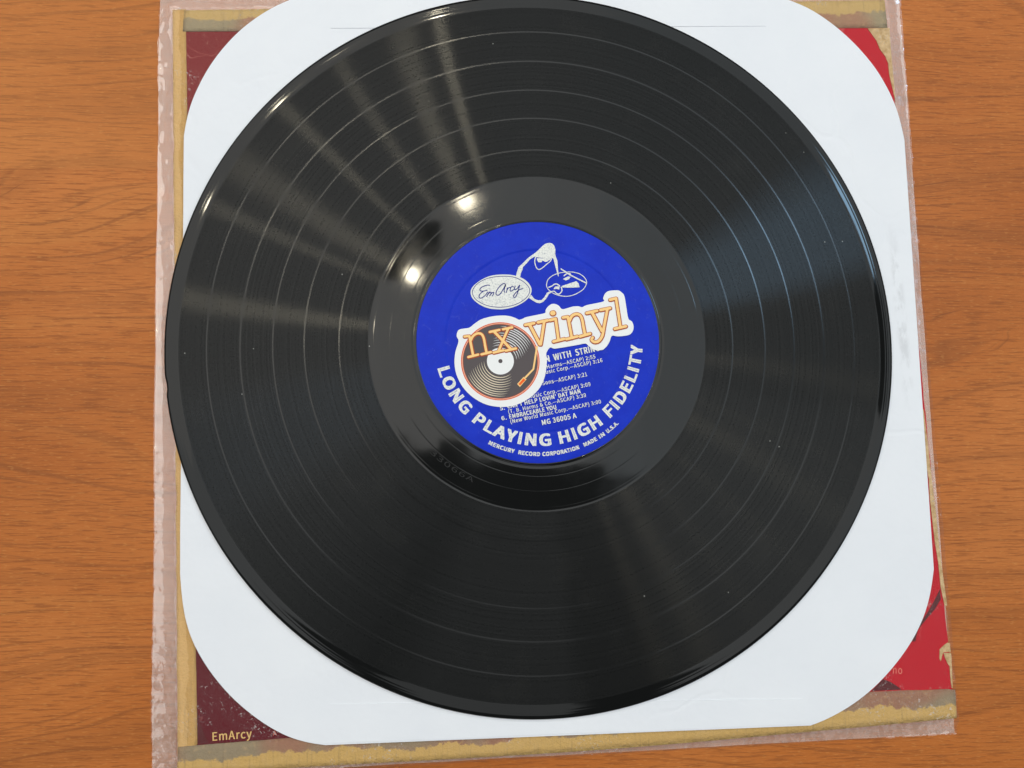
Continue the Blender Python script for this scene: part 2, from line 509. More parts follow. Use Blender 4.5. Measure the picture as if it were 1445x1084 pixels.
class Flat:
    """collects thin flat print: polygons, strokes and lettering; each piece sits a few microns above the last"""
    def __init__(self, z):
        self.v, self.f, self.z = [], [], z

    def _lift(self):
        self.z += 0.003
        return self.z

    def poly(self, pts):
        z = self._lift()
        if area2(pts) < 0:
            pts = pts[::-1]
        b = len(self.v)
        self.v += [(x, y, z) for x, y in pts]
        bm = bmesh.new()
        vs_ = [bm.verts.new((x, y, 0)) for x, y in pts]
        bm.faces.new(vs_)
        bm.normal_update()
        bm.verts.index_update()
        bmesh.ops.triangulate(bm, faces=bm.faces[:])
        for f in bm.faces:
            idx = [v.index + b for v in f.verts]
            if f.normal.z < 0:
                idx = idx[::-1]
            self.f.append(idx)
        bm.free()
        return self

    def stroke(self, pts, w, closed=False, w_end=None, caps=True):
        z = self._lift()
        n = len(pts)
        b = len(self.v)
        for i, (x, y) in enumerate(pts):
            if closed:
                p0, p1 = pts[i - 1], pts[(i + 1) % n]
            else:
                p0, p1 = pts[max(0, i - 1)], pts[min(n - 1, i + 1)]
            dx, dy = p1[0] - p0[0], p1[1] - p0[1]
            l = math.hypot(dx, dy) or 1
            ww = w if w_end is None else (w(i / (n - 1)) if callable(w) else w + (w_end - w) * i / (n - 1))
            if callable(ww):
                ww = ww(i / (n - 1))
            nx, ny = -dy / l * ww / 2, dx / l * ww / 2
            self.v += [(x + nx, y + ny, z), (x - nx, y - ny, z)]
        for i in range(n if closed else n - 1):
            j = (i + 1) % n
            self.f.append([b + 2 * i, b + 2 * i + 1, b + 2 * j + 1, b + 2 * j])
        if caps and not closed and not callable(w):
            for e, q, ww in ((0, 1, w), (n - 1, n - 2, w if w_end is None else w_end)):
                (x, y), (x2, y2) = pts[e], pts[q]
                a0 = math.atan2(y - y2, x - x2)
                k = len(self.v)
                m_ = 8
                self.v += [(x + ww / 2 * math.cos(a0 - math.pi / 2 + math.pi * t / m_), y + ww / 2 * math.sin(a0 - math.pi / 2 + math.pi * t / m_), z) for t in range(m_ + 1)]
                self.f.append(list(range(k, k + m_ + 1)))
        return self

    def disc(self, c, r, n=64):
        return self.poly([(c[0] + r * math.cos(2 * math.pi * i / n), c[1] + r * math.sin(2 * math.pi * i / n)) for i in range(n)])

    def text(self, s, a, b, h, bold=0.0):
        """lettering whose baseline runs from a to b with capitals h high; overprinted slightly shifted for weight"""
        vs_, fs_, w, cap = glyphs(s, bold)
        l = math.hypot(b[0] - a[0], b[1] - a[1])
        ex, ey = (b[0] - a[0]) / l, (b[1] - a[1]) / l
        for ox, oy in SHIFTS(bold):
            z = self._lift()
            k = len(self.v)
            for x, y in vs_:
                px, py = x / w * l + ox * h, y / cap * h + oy * h
                self.v.append((a[0] + ex * px - ey * py, a[1] + ey * px + ex * py, z))
            self.f += [[i + k for i in f] for f in fs_]
        return self

    def arc_text(self, s, r_base, r_top, a0, a1, bold=0.0):
        """lettering round a circle, heads towards the centre, from angle a0 to a1 (degrees)"""
        vs_, fs_, w, cap = glyphs(s, bold)
        h = abs(r_top - r_base)
        for ox, oy in SHIFTS(bold):
            z = self._lift()
            k = len(self.v)
            for x, y in vs_:
                an = math.radians(a0 + (a1 - a0) * x / w) + ox * h / r_base
                r = r_base + (r_top - r_base) * (y / cap + oy)
                self.v.append((r * math.cos(an), r * math.sin(an), z))
            self.f += [[i + k for i in f] for f in fs_]
        return self

    def build(self, name, material, parent):
        return link_mesh(name, self.v, self.f, material, parent)


def SHIFTS(b):
    return [(0, 0)] if b == 0 or not FONT else [(-b, -b * 0.5), (b, -b * 0.5), (-b, b * 0.5), (b, b * 0.5)]


def area2(p):
    return sum(p[i - 1][0] * p[i][1] - p[i][0] * p[i - 1][1] for i in range(len(p)))


CAP = {}
FONT = None
try:                              # Blender's own bundled interface font; the built-in one otherwise
    FONT = bpy.data.fonts.load(os.path.join(bpy.utils.system_resource('DATAFILES'), 'fonts', 'Noto Sans CJK Regular.woff2'))
except Exception:
    FONT = None


def glyphs(s, bold):
    cu = bpy.data.curves.new('glyphs', 'FONT')
    if FONT:
        cu.font = FONT
    cu.body = s
    cu.space_character = 1.06
    cu.size = 1.0
    cu.offset = 0.0 if FONT else bold
    cu.resolution_u = 4
    cu.fill_mode = 'FRONT'
    o = bpy.data.objects.new('glyphs', cu)
    COL.objects.link(o)
    dg = bpy.context.evaluated_depsgraph_get()
    me = bpy.data.meshes.new_from_object(o.evaluated_get(dg))
    vs_ = [(v.co.x, v.co.y) for v in me.vertices]
    fs_ = [list(p.vertices) if p.normal.z > 0 else list(p.vertices)[::-1] for p in me.polygons]
    bpy.data.objects.remove(o)
    bpy.data.curves.remove(cu)
    bpy.data.meshes.remove(me)
    x0 = min(v[0] for v in vs_)
    x1 = max(v[0] for v in vs_)
    if s != 'H' and 'H' not in CAP:
        CAP['H'] = None
        CAP['H'] = max(v[1] for v in glyphs('H', 0)[0])
    return [(x - x0, y) for x, y in vs_], fs_, x1 - x0, CAP.get('H') or 0.69


def smooth_line(pts, k=5, closed=False):
    n = len(pts)
    out_ = []
    rng = range(n if closed else n - 1)
    for i in rng:
        if closed:
            p = [pts[(i + j) % n] for j in (-1, 0, 1, 2)]
        else:
            p = [pts[max(0, i - 1)], pts[i], pts[i + 1], pts[min(n - 1, i + 2)]]
        for j in range(k):
            t = j / k
            q = []
            for c in (0, 1):
                a, b, d, e = p[0][c], p[1][c], p[2][c], p[3][c]
                q.append(0.5 * (2 * b + (d - a) * t + (2 * a - 5 * b + 4 * d - e) * t * t + (3 * b - a - 3 * d + e) * t ** 3))
            out_.append(tuple(q))
    if not closed:
        out_.append(pts[-1])
    return out_


def slab(name, pts, z0, z1, material, parent=None, bev=0.0):
    """a flat piece with thickness from an outline"""
    if area2(pts) < 0:
        pts = pts[::-1]
    n = len(pts)
    bm = bmesh.new()
    lo = [bm.verts.new((x * MM, y * MM, z0 * MM)) for x, y in pts]
    hi = [bm.verts.new((x * MM, y * MM, z1 * MM)) for x, y in pts]
    bm.faces.new(hi)
    bm.faces.new(lo[::-1])
    for i in range(n):
        bm.faces.new((lo[i - 1], lo[i], hi[i], hi[i - 1]))
    bm.normal_update()
    bmesh.ops.triangulate(bm, faces=[f for f in bm.faces if len(f.verts) > 4])
    me = bpy.data.meshes.new(name)
    bm.to_mesh(me)
    bm.free()
    me.materials.append(material)
    o = bpy.data.objects.new(name, me)
    COL.objects.link(o)
    if parent is not None:
        o.parent = parent
    return o


def lerp(a, b, t):
    return (a[0] + (b[0] - a[0]) * t, a[1] + (b[1] - a[1]) * t)


# ------------------------------------------------------------------ table
M_WOOD = wood_material()
table = slab('table_top', [(-600, -450), (600, -450), (600, 450), (-600, 450)], -28, 0, M_WOOD)
table['kind'] = 'structure'

# ------------------------------------------------------------------ album jacket
J_TL, J_TR, J_BR, J_BL = (-154.2, 140.4), (157.4, 157.0), (172.2, -154.6), (-139.2, -170.0)
Z_J = 3.2
M_COVER = cover_material()
jacket = tag(empty('album_jacket'), 'worn red and maroon album jacket with yellowed tape, under the white paper sleeve', 'record jacket')


def edge(a, b, n, amp, seed, side):
    """points from a to b with a ragged outline"""
    l = math.hypot(b[0] - a[0], b[1] - a[1])
    nx, ny = -(b[1] - a[1]) / l * side, (b[0] - a[0]) / l * side
    r = []
    for i in range(n + 1):
        t = i / n
        d = amp * (noise.noise((t * l * 0.11, seed, 0)) + 0.6 * noise.noise((t * l * 0.5, seed + 7, 0)))
        d *= min(1, 6 * t, 6 * (1 - t))
        q = lerp(a, b, t)
        r.append((q[0] + nx * d, q[1] + ny * d))
    return r


board = edge(J_BL, J_BR, 60, 0.3, 1.0, 1)[:-1] + edge(J_BR, J_TR, 90, 0.5, 2.0, 1)[:-1] + edge(J_TR, J_TL, 60, 0.3, 3.0, 1)[:-1] + edge(J_TL, J_BL, 80, 0.35, 4.0, 1)[:-1]
slab('cover_board', board, 0.7, Z_J, M_COVER, jacket)


def strip(name, inner, outer, z, material, rows=5):
    """tape strip between an inner and an outer edge; 'across' runs 0 (inner) to 1 (outer)"""
    n = len(inner)
    v, f, at = [], [], []
    for i in range(n):
        for k in range(rows + 1):
            t = k / rows
            q = lerp(inner[i], outer[i], t)
            zz = z + 0.10 * noise.noise((q[0] * 0.15, q[1] * 0.15, 5.0)) * (1 if 0 < k < rows else 0.3)
            v.append((q[0], q[1], zz))
            at.append(t)
    w = rows + 1
    for i in range(n - 1):
        for k in range(rows):
            f.append([i * w + k, i * w + k + 1, (i + 1) * w + k + 1, (i + 1) * w + k])
    # skirt down to the board so the tape has thickness
    top = len(v)
    ring = [i * w for i in range(n)] + [(n - 1) * w + k for k in range(1, w)] + [i * w + rows for i in range(n - 2, -1, -1)] + [k for k in range(rows - 1, 0, -1)]
    for i in ring:
        v.append((v[i][0], v[i][1], z - 0.35)); at.append(at[i])
    m_ = len(ring)
    for i in range(m_):
        j = (i + 1) % m_
        f.append([ring[i], ring[j], top + j, top + i])
    o = link_mesh(name, v, f, material, jacket)
    a = o.data.attributes.new('across', 'FLOAT', 'POINT')
    a.data.foreach_set('value', at)
    bm = bmesh.new(); bm.from_mesh(o.data); bmesh.ops.recalc_face_normals(bm, faces=bm.faces[:]); bm.to_mesh(o.data); bm.free()
    o.data.polygons.foreach_set('use_smooth', [True] * len(o.data.polygons))
    return o


M_TAPE_L = tape_material('tape_spine', (0.56, 0.34, 0.115), (0.66, 0.42, 0.165), 0.06, 0.4, (300, 30, 1), 1.0)
M_TAPE_T = tape_material('tape_top', (0.34, 0.28, 0.17), (0.55, 0.38, 0.15), 0.10, 1.3, (500, 40, 1))
M_TAPE_B = tape_material('tape_bottom', (0.30, 0.24, 0.15), (0.58, 0.38, 0.13), 0.07, 2.1, (900, 50, 1))
# spine side
inn = [(-149.43, 141.15), (-146.42, 98.39), (-142.13, 17.11), (-137.53, -63.17), (-134.27, -125.18), (-132.84, -158.19)]
outl = [(J_TL[0] - 0.6, J_TL[1] + 0.1), (-148.9, 40), (-144.5, -40), (-140.7, -107.0), (-139.3, -150), (J_BL[0] - 0.6, J_BL[1] + 2)]
strip('tape_strip', edge(inn[0], inn[-1], 120, 0.25, 11, 1), edge(outl[0], outl[-1], 120, 0.5, 12, 1), Z_J + 0.16, M_TAPE_L)
# top
inn = [(-150.19, 131.14), (-128.22, 131.81), (-17.84, 136.45), (135.24, 142.58), (157.90, 144.04)]
strip('tape_strip', edge(inn[0], inn[-1], 120, 0.15, 13, 1), edge((-150.0, J_TL[1] + 0.1), (J_TR[0] - 0.2, J_TR[1] + 0.1), 120, 0.3, 14, 1), Z_J + 0.30, M_TAPE_T)
# bottom
inn = [(-139.89, -159.03), (-99.04, -156.73), (137.63, -143.61), (170.92, -143.18)]
outb = [(-140.00, -169.03), (-86.24, -167.46), (22.92, -163.87), (127.41, -157.67), (172.52, -154.70)]
inb = []
for i in range(4 - 1):
    inb += edge(inn[i], inn[i + 1], 40, 0.12, 15 + i, 1)[:-1]
inb.append((inn[-1][0] + 1.6, inn[-1][1] - 0.4))
ob = smooth_line(outb, 30)
strip('tape_strip', inb, [ob[int(i * (len(ob) - 1) / (len(inb) - 1))] for i in range(len(inb))], Z_J + 0.42, M_TAPE_B)

# torn buff paper along the opening edge on the right
m_, nt_, out_n = mat('torn_buff_paper')
nb_ = noise_n(nt_, objco(nt_), 500, 4, 0.6)
principled(nt_, out_n, ramp(nt_, nb_, [(0.3, (0.42, 0.27, 0.11)), (0.7, (0.68, 0.50, 0.27))]), 0.8, 0.2, bump(nt_, nb_, 0.5, 0.0005))
M_TORN = m_
torn_shapes = [
    [(148.77, 143.40), (158.88, 144.01), (159.05, 133.20), (159.67, 118.90), (159.97, 109.43), (158.88, 115.71), (157.71, 122.01), (157.44, 127.56), (156.18, 130.71), (153.97, 133.83), (152.59, 137.77), (150.76, 140.51)],
    [(163.74, -27.42), (165.48, -27.42), (166.76, -46.21), (167.58, -60.00), (168.34, -69.59), (169.07, -84.55), (169.88, -95.35), (171.20, -109.43), (170.07, -109.42), (168.79, -102.05), (168.26, -91.30), (167.29, -83.18), (166.68, -73.67), (166.13, -65.48), (166.15, -57.25), (165.31, -51.74), (164.90, -43.44), (164.34, -35.10)],
    [(170.49, -124.51), (168.73, -125.65), (166.96, -127.20), (166.60, -130.97), (167.13, -132.00), (167.85, -129.62), (168.50, -128.39), (170.42, -128.29), (171.59, -128.30), (171.35, -124.87)],
    [(168.49, -128.67), (169.16, -131.01), (170.00, -132.94), (170.81, -134.11), (170.88, -139.23), (171.18, -142.77), (171.62, -142.78), (171.70, -136.52), (171.71, -128.72)]]
for s in torn_shapes:
    slab('torn_paper', s, Z_J - 0.05, Z_J + 0.22, M_TORN, jacket)
# dark printed shapes and lettering on the cover
M_DARKP = plain('dark_print', (0.10, 0.018, 0.020), 0.5)
for shp in (
    [(168.57, -102.70), (168.70, -106.87), (165.89, -111.00), (163.17, -113.73), (158.10, -119.18), (156.75, -123.97), (155.29, -123.94), (157.01, -119.16), (162.51, -112.34), (165.31, -108.22), (167.35, -104.77)],
    [(142.19, -138.72), (145.03, -139.79), (147.84, -141.53), (149.93, -143.06), (136.91, -143.50), (139.17, -141.38)],
    [(-133.49, -145.42), (-132.23, -150.14), (-130.27, -154.86), (-128.67, -157.82), (-132.99, -158.19)]):
    Flat(Z_J + 0.01).poly(shp).build('printed_shape', M_DARKP, jacket)
M_GOLDP = plain('gold_print', (0.72, 0.47, 0.17), 0.5)
M_PINKP = plain('pink_print', (0.70, 0.22, 0.16), 0.5)
lt = Flat(Z_J + 0.02)
ta = [(-127.09, -157.15), (-112.33, -156.31), (-104.19, -155.73), (-102.75, -155.58)]
lt.text('EmArcy', ta[0], ta[1], 3.1, 0.025)
lt.build('lettering', M_GOLDP, jacket)
lt = Flat(Z_J + 0.02)
lt.text('A', ta[2], ta[3], 1.8)
lt.build('lettering', M_PINKP, jacket)
lt = Flat(Z_J + 0.02)
tb = [(146.49, -136.63), (150.39, -136.90)]
lt.text('no', tb[0], tb[1], 3.1)
lt.build('lettering', M_PINKP, jacket)

# ------------------------------------------------------------------ clear plastic outer sleeve
P_TL, P_TR, P_BR, P_BL = (-162.4, 168.0), (165.9, 170.0), (173.4, -161.9), (-150.6, -171.6)
plastic = tag(empty('plastic_sleeve'), 'clear wrinkled plastic outer sleeve around the jacket, its glossy margins on the wood', 'plastic sleeve')
JQ = [J_TL, J_BL, J_BR, J_TR]


def jdist(x, y):
    """distance outside the jacket (negative inside)"""
    d = -1e9
    for i in range(4):
        a, b = JQ[i], JQ[(i + 1) % 4]
        l = math.hypot(b[0] - a[0], b[1] - a[1])
        nx, ny = (b[1] - a[1]) / l, -(b[0] - a[0]) / l
        d = max(d, (x - a[0]) * nx + (y - a[1]) * ny)
    return d


def film(name, top, material, n=250):
    v, f = [], []
    for j in range(n + 1):
        for i in range(n + 1):
            u = i / n
            w = j / n
            u = 0.5 * u + 0.25 - 0.25 * math.cos(math.pi * u)      # finer towards the loose margins
            w = 0.5 * w + 0.25 - 0.25 * math.cos(math.pi * w)
            a = lerp(P_TL, P_TR, u); b = lerp(P_BL, P_BR, u)
            x, y = lerp(a, b, w)
            ed = i in (0, n) or j in (0, n)
            wob = 0.45 * noise.noise((x * 0.03, y * 0.03, 3.0)) if ed else 0
            x += wob; y += wob
            d = jdist(x, y)
            if top:
                s = max(0.0, min(1.0, d / 7.0)); s = s * s * (3 - 2 * s)
                z = (Z_J + 0.75) * (1 - s) + 1.25 * s
                k = max(0.0, min(1.0, (d + 1.0) / 4.0))
                # wrinkles run along the nearest edge
                side = min(u, 1 - u) < min(w, 1 - w)
                sx, sy = (0.17, 0.035) if side else (0.035, 0.17)
                wr = noise.noise((x * sx, y * sy, 1.7)) * 1.5 + 0.35 * noise.noise((x * sx * 2.3, y * sy * 2.6, 6.1))
                wr2 = noise.noise((x * 0.30, y * 0.22, 9.0)) + 0.45 * noise.noise((x * 0.62, y * 0.5, 2.2))
                busy = 0.5 + 0.8 * max(0, noise.noise((x * 0.02 + 3, y * 0.02, 0.4)) + 0.25)
                if y > 60 and x < 0:
                    busy += 0.8
                z += k * busy * (0.50 * wr + 0.55 * wr2)
                if d > 7:
                    z = max(z, 0.72)
                z += 0.05 * wr2 * (1 - k)
            else:
                z = 0.28 + 0.12 * noise.noise((x * 0.12, y * 0.12, 2.0))
            v.append((x, y, z))
    w_ = n + 1
    for j in range(n):
        for i in range(n):
            f.append([j * w_ + i, (j + 1) * w_ + i, (j + 1) * w_ + i + 1, j * w_ + i + 1])
    o = link_mesh(name, v, f, material, plastic, True)
    at = o.data.attributes.new('loose', 'FLOAT', 'POINT')
    at.data.foreach_set('value', [max(0.0, min(1.0, jdist(q[0], q[1]) / 1.5)) for q in v])
    return o


film('back_film', False, film_material('film_back', 0.28, (1.0, 0.82, 0.66), 0.25), 120)
film('front_film', True, film_material('film_front', 0.008, (0.95, 0.88, 0.82), 0.13, True), 300)

# ------------------------------------------------------------------ white paper inner sleeve
M_PAPER = paper_material()
Z_P = 4.65
tl = [(-147.24, 84.87), (-147.02, 93.44), (-144.59, 101.82), (-139.92, 113.55), (-133.66, 122.81), (-127.83, 130.83), (-119.50, 137.68), (-112.33, 142.93), (-105.96, 146.14), (-96.70, 149.71)]
tr = [(101.82, 157.26), (111.28, 154.63), (119.73, 152.16), (127.33, 147.66), (137.15, 140.44), (146.05, 130.42), (152.67, 122.00), (157.59, 111.06), (160.24, 102.57), (161.36, 92.20)]
br = [(164.44, -93.68), (163.31, -100.91), (161.55, -107.81), (158.56, -115.12), (153.77, -123.61), (146.80, -131.56), (138.50, -140.29), (129.59, -146.84), (120.78, -151.26), (112.89, -154.70), (109.08, -155.45)]
bl = [(-84.85, -158.69), (-90.97, -158.13), (-96.40, -156.60), (-103.14, -153.81), (-112.24, -147.77), (-120.84, -140.54), (-128.32, -132.15), (-134.04, -122.89), (-138.27, -114.79), (-140.21, -106.99), (-141.42, -93.40)]


def relax(p, it=30):
    p = smooth_line(p, 4)
    for _ in range(it):
        p = [p[0]] + [((p[i - 1][0] + 2 * p[i][0] + p[i + 1][0]) / 4, (p[i - 1][1] + 2 * p[i][1] + p[i + 1][1]) / 4) for i in range(1, len(p) - 1)] + [p[-1]]
    return p


outline = relax(tl) + relax(tr) + relax(br) + relax(bl)
paper = tag(empty('paper_sleeve'), 'white paper inner sleeve with rounded corners lying under the record', 'paper sleeve')
cx_ = sum(p[0] for p in outline) / len(outline); cy_ = sum(p[1] for p in outline) / len(outline)
back = [(cx_ + (x - cx_) * 0.9985 + 1.1, cy_ + (y - cy_) * 0.9985 - 0.7) for x, y in outline]
slab('back_sheet', back, Z_P, Z_P + 0.14, M_PAPER, paper)


def sheet(name, ol, z, seed, material):
    """a sheet of paper, slightly wavy towards its edges"""
    scl = [1.0, 0.998, 0.992, 0.98, 0.965, 0.945, 0.92, 0.89, 0.85, 0.80]
    n = len(ol)
    v, f = [], []
    for layer, dz in ((0, 0.0), (1, -0.13)):
        for k, sc_ in enumerate(scl):
            wgt = 1 - k / (len(scl) - 1)
            for (x, y) in ol:
                px, py = cx_ + (x - cx_) * sc_, cy_ + (y - cy_) * sc_
                wv = noise.noise((px * 0.022, py * 0.022, seed)) * 0.75 + 0.25 * noise.noise((px * 0.07, py * 0.07, seed + 3))
                v.append((px, py, z + dz + wgt * max(-0.32, min(0.26, 0.75 * wv))))
    m = len(scl) * n
    for layer in (0, 1):
        o = layer * m
        for k in range(len(scl) - 1):
            for i in range(n):
                j = (i + 1) % n
                q = [o + k * n + i, o + k * n + j, o + (k + 1) * n + j, o + (k + 1) * n + i]
                f.append(q if layer == 0 else q[::-1])
        cap = [o + (len(scl) - 1) * n + i for i in range(n)]
        f.append(cap if layer == 0 else cap[::-1])
    for i in range(n):
        j = (i + 1) % n
        f.append([i, m + i, m + j, j])
    o = link_mesh(name, v, f, material, paper)
    bm = bmesh.new(); bm.from_mesh(o.data); bmesh.ops.recalc_face_normals(bm, faces=bm.faces[:]); bm.to_mesh(o.data); bm.free()
    return o


def densify(p, d=3.0):
    r = []
    for i in range(len(p)):
        a, b = p[i], p[(i + 1) % len(p)]
        k = max(1, int(math.hypot(b[0] - a[0], b[1] - a[1]) / d))
        r += [lerp(a, b, t / k) for t in range(k)]
    return r


sheet('front_sheet', densify(outline), Z_P + 0.40, 2.0, M_PAPER)
slab('glued_flap', [(-90.41, 149.31), (-88.26, 133.76), (101.30, 141.65), (103.74, 157.00)], Z_P + 0.30, Z_P + 0.60, M_PAPER, paper)
slab('glued_flap', [(-85.26, -158.39), (-82.03, -143.69), (107.11, -145.43), (109.98, -155.05)], Z_P + 0.30, Z_P + 0.62, M_PAPER, paper)

# ------------------------------------------------------------------ the record
R_RIM, R_LEAD, R_DEAD, R_LAB = 150.75, 145.0, 69.8, 50.3
SEPS = [134.0, 120.8, 107.9, 95.4, 81.5]
record = tag(empty('vinyl_record', (0, 0, Z_REC)), 'black vinyl long-playing record with a blue centre label', 'record')
prof = [(3.65, -1.95), (3.65, -0.12), (4.0, -0.3), (R_LAB - 0.3, -0.3), (R_LAB - 0.1, -0.06), (R_LAB + 0.15, 0.10), (R_LAB + 0.45, 0.04), (R_LAB + 0.9, -0.16), (R_LAB + 1.5, -0.14), (R_LAB + 2.0, 0.0), (R_LAB + 2.3, 0.0), (R_LAB + 2.6, 0.0)]
for rr in (55.4, 61.3, 67.9):          # run-out spiral turns
    prof += [(rr - 0.34, 0.0), (rr - 0.16, 0.0), (rr, -0.012), (rr + 0.16, 0.0), (rr + 0.34, 0.0)]
prof += [(R_DEAD - 0.9, 0.0), (R_DEAD - 0.5, 0.0), (R_DEAD, 0.05), (R_DEAD + 0.3, 0.05), (R_DEAD + 0.6, 0.05)]
for s in sorted(SEPS):
    prof += [(s - 0.8, 0.05), (s - 0.45, 0.05), (s - 0.32, 0.046), (s - 0.2, 0.045), (s + 0.2, 0.045), (s + 0.32, 0.046), (s + 0.45, 0.05), (s + 0.8, 0.05)]
prof += [(R_LEAD - 0.5, 0.05), (R_LEAD - 0.2, 0.05), (R_LEAD + 0.1, 0.045), (R_LEAD + 1.2, 0.055), (R_LEAD + 2.0, 0.10), (R_LEAD + 2.5, 0.12), (R_LEAD + 2.7, 0.10), (R_LEAD + 2.9, 0.13), (R_LEAD + 3.4, 0.13), (R_LEAD + 3.6, 0.115), (R_LEAD + 3.8, 0.13), (R_LEAD + 4.3, 0.115), (R_LEAD + 4.9, 0.06), (R_LEAD + 5.4, -0.12), (R_RIM, -0.55), (R_RIM, -0.9), (R_RIM - 0.35, -1.35), (R_RIM - 1.2, -1.65), (R_DEAD, -1.7), (R_LAB, -1.95)]
SEG = 360
v, f = [], []
np_ = len(prof)
for i in range(SEG):
    a = 2 * math.pi * i / SEG
    for (r, z) in prof:
        rr = r
        if r > 149 and abs(math.degrees(a) - 187.6) < 0.6:
            rr = r - 0.45            # the small chip in the rim on the left
        warp = 0.10 * math.sin(2 * a + 0.6) * max(0, (r - 110) / 40) + 0.05 * math.sin(5 * a) * max(0, (r - 135) / 15)
        v.append((rr * math.cos(a), rr * math.sin(a), z + warp))
for i in range(SEG):
    j = (i + 1) % SEG
    for k in range(np_):
        l = (k + 1) % np_
        f.append([i * np_ + k, i * np_ + l, j * np_ + l, j * np_ + k][::-1])
M_VINYL = vinyl_material(SEPS, R_DEAD, R_LEAD)
disc = link_mesh('disc', v, f, M_VINYL, record, True)
bm = bmesh.new(); bm.from_mesh(disc.data); bmesh.ops.recalc_face_normals(bm, faces=bm.faces[:]); bm.to_mesh(disc.data); bm.free()
# hand-stamped matrix number in the run-out
M_ETCH = plain('stamped_vinyl', (0.022, 0.022, 0.022), 0.35)
et = Flat(0.004)
et.arc_text('33066A', 63.9, 62.0, 226, 245)
et.build('stamped_number', M_ETCH, disc)

# label with its pressed ring
M_BLUE = label_material()
lp = [(3.65, 0.02), (36.8, 0.02), (37.3, 0.0), (37.8, -0.16), (38.2, -0.10), (38.7, 0.12), (39.2, 0.14), (40.4, 0.08), (42.0, 0.06), (47.5, 0.05), (49.6, 0.05), (R_LAB, -0.04)]
v, f = [], []
SEG = 256
for i in range(SEG):
    a = 2 * math.pi * i / SEG
    v += [(r * math.cos(a), r * math.sin(a), z) for r, z in lp]
for i in range(SEG):
    j = (i + 1) % SEG
    for k in range(len(lp) - 1):
        f.append([i * len(lp) + k, i * len(lp) + k + 1, j * len(lp) + k + 1, j * len(lp) + k])
label = link_mesh('label', v, f, M_BLUE, record, True)
M_SILVER = silver_material()
M_WHITEP = plain('pale_print', (0.74, 0.74, 0.70), 0.5)
M_NAVYP = plain('navy_print', (0.012, 0.020, 0.20), 0.5)

tx = Flat(0.15)
for wd, a0, a1 in (('LONG', -163.5, -135.0), ('PLAYING', -129.2, -83.8), ('HIGH', -78.2, -53.0), ('FIDELITY', -47.0, -2.4)):
    tx.arc_text(wd, 43.1, 38.5, a0, a1, 0.085)
for wd, a0, a1 in (('MERCURY', -116.0, -102.7), ('RECORD', -100.4, -89.8), ('CORPORATION', -88.4, -69.8), ('MADE', -66.9, -59.8), ('IN', -58.1, -55.2), ('U.S.A.', -53.4, -46.3)):
    tx.arc_text(wd, 47.3, 45.8, a0, a1, 0.10)
T = lambda s, q, h, b: tx.text(s, q[0], q[1], h * 0.0346, b)
T('N', [(2.90, -8.93), (4.45, -8.57)], 75, 0.05)
T('WITH', [(6.28, -8.16), (13.35, -6.52)], 74, 0.05)
T('STRINGS', [(15.43, -6.08), (26.91, -3.43)], 74, 0.05)
T('Harms\u2014ASCAP) 2:55', [(3.35, -11.60), (23.39, -7.08)], 44, 0.03)
T('Music Corp.\u2014ASCAP) 3:16', [(1.34, -14.08), (26.31, -8.61)], 44, 0.03)
T('Sons\u2014ASCAP) 3:21', [(1.46, -18.42), (19.88, -14.52)], 46, 0.03)
T('Music Corp.\u2014ASCAP) 3:09', [(-4.22, -23.97), (21.25, -18.59)], 46, 0.03)
T('5.', [(-15.87, -28.82), (-14.13, -28.47)], 46, 0.05)
T("CAN'T HELP LOVIN' DAT MAN", [(-12.85, -28.04), (17.03, -21.56)], 47, 0.06)
T('(T. B. Harms & Co.\u2014ASCAP) 3:39', [(-12.50, -30.12), (19.34, -23.09)], 44, 0.03)
T('6.', [(-15.27, -32.87), (-13.33, -32.48)], 46, 0.05)
T('EMBRACEABLE YOU', [(-12.05, -32.20), (7.02, -28.11)], 47, 0.06)
T('(New World Music Corp.\u2014ASCAP) 3:00', [(-11.60, -34.14), (25.51, -25.73)], 44, 0.03)
T('MG 36005 A', [(1.33, -34.73), (15.33, -31.70)], 56, 0.05)
tx.build('lettering', M_SILVER, label)

# drummer emblem beside the oval name plate
W2 = 0.2885 / 10.84
em = Flat(0.15)
em.poly([(-1.37, 35.40), (-0.95, 37.41), (0.15, 38.54), (1.80, 40.25), (2.62, 40.82), (3.45, 41.20), (4.55, 41.41), (5.65, 41.15), (6.47, 40.33), (7.01, 38.80), (6.94, 36.57), (7.13, 35.45), (5.89, 34.82), (2.87, 34.72), (-0.96, 35.15)])
em.poly([(-0.95, 37.41), (-2.87, 35.99), (-4.52, 34.71), (-6.43, 32.73), (-8.48, 30.76), (-9.16, 28.53), (-9.49, 26.92), (-7.80, 26.56), (-7.39, 28.42), (-6.71, 29.95), (-6.57, 30.92), (-5.07, 32.47), (-3.70, 34.16), (-2.33, 35.02), (-1.29, 35.59)])
em.poly([(6.03, 34.93), (7.13, 35.73), (7.86, 33.79), (8.01, 31.01), (8.32, 27.40), (8.12, 27.04), (7.56, 29.06), (6.83, 31.83), (6.38, 33.77)])
em.stroke(smooth_line([(-1.29, 35.32), (-1.68, 33.36), (-1.35, 31.70), (-0.76, 30.46), (0.12, 29.97), (1.49, 30.63), (3.41, 32.33), (4.79, 33.47), (5.39, 34.53)]), 15 * W2)
em.poly([(-0.82, 34.77), (5.40, 34.70), (4.51, 34.02), (3.41, 33.28), (2.59, 33.29), (1.50, 33.83), (1.22, 33.07), (-0.15, 33.00), (-0.69, 33.93)])
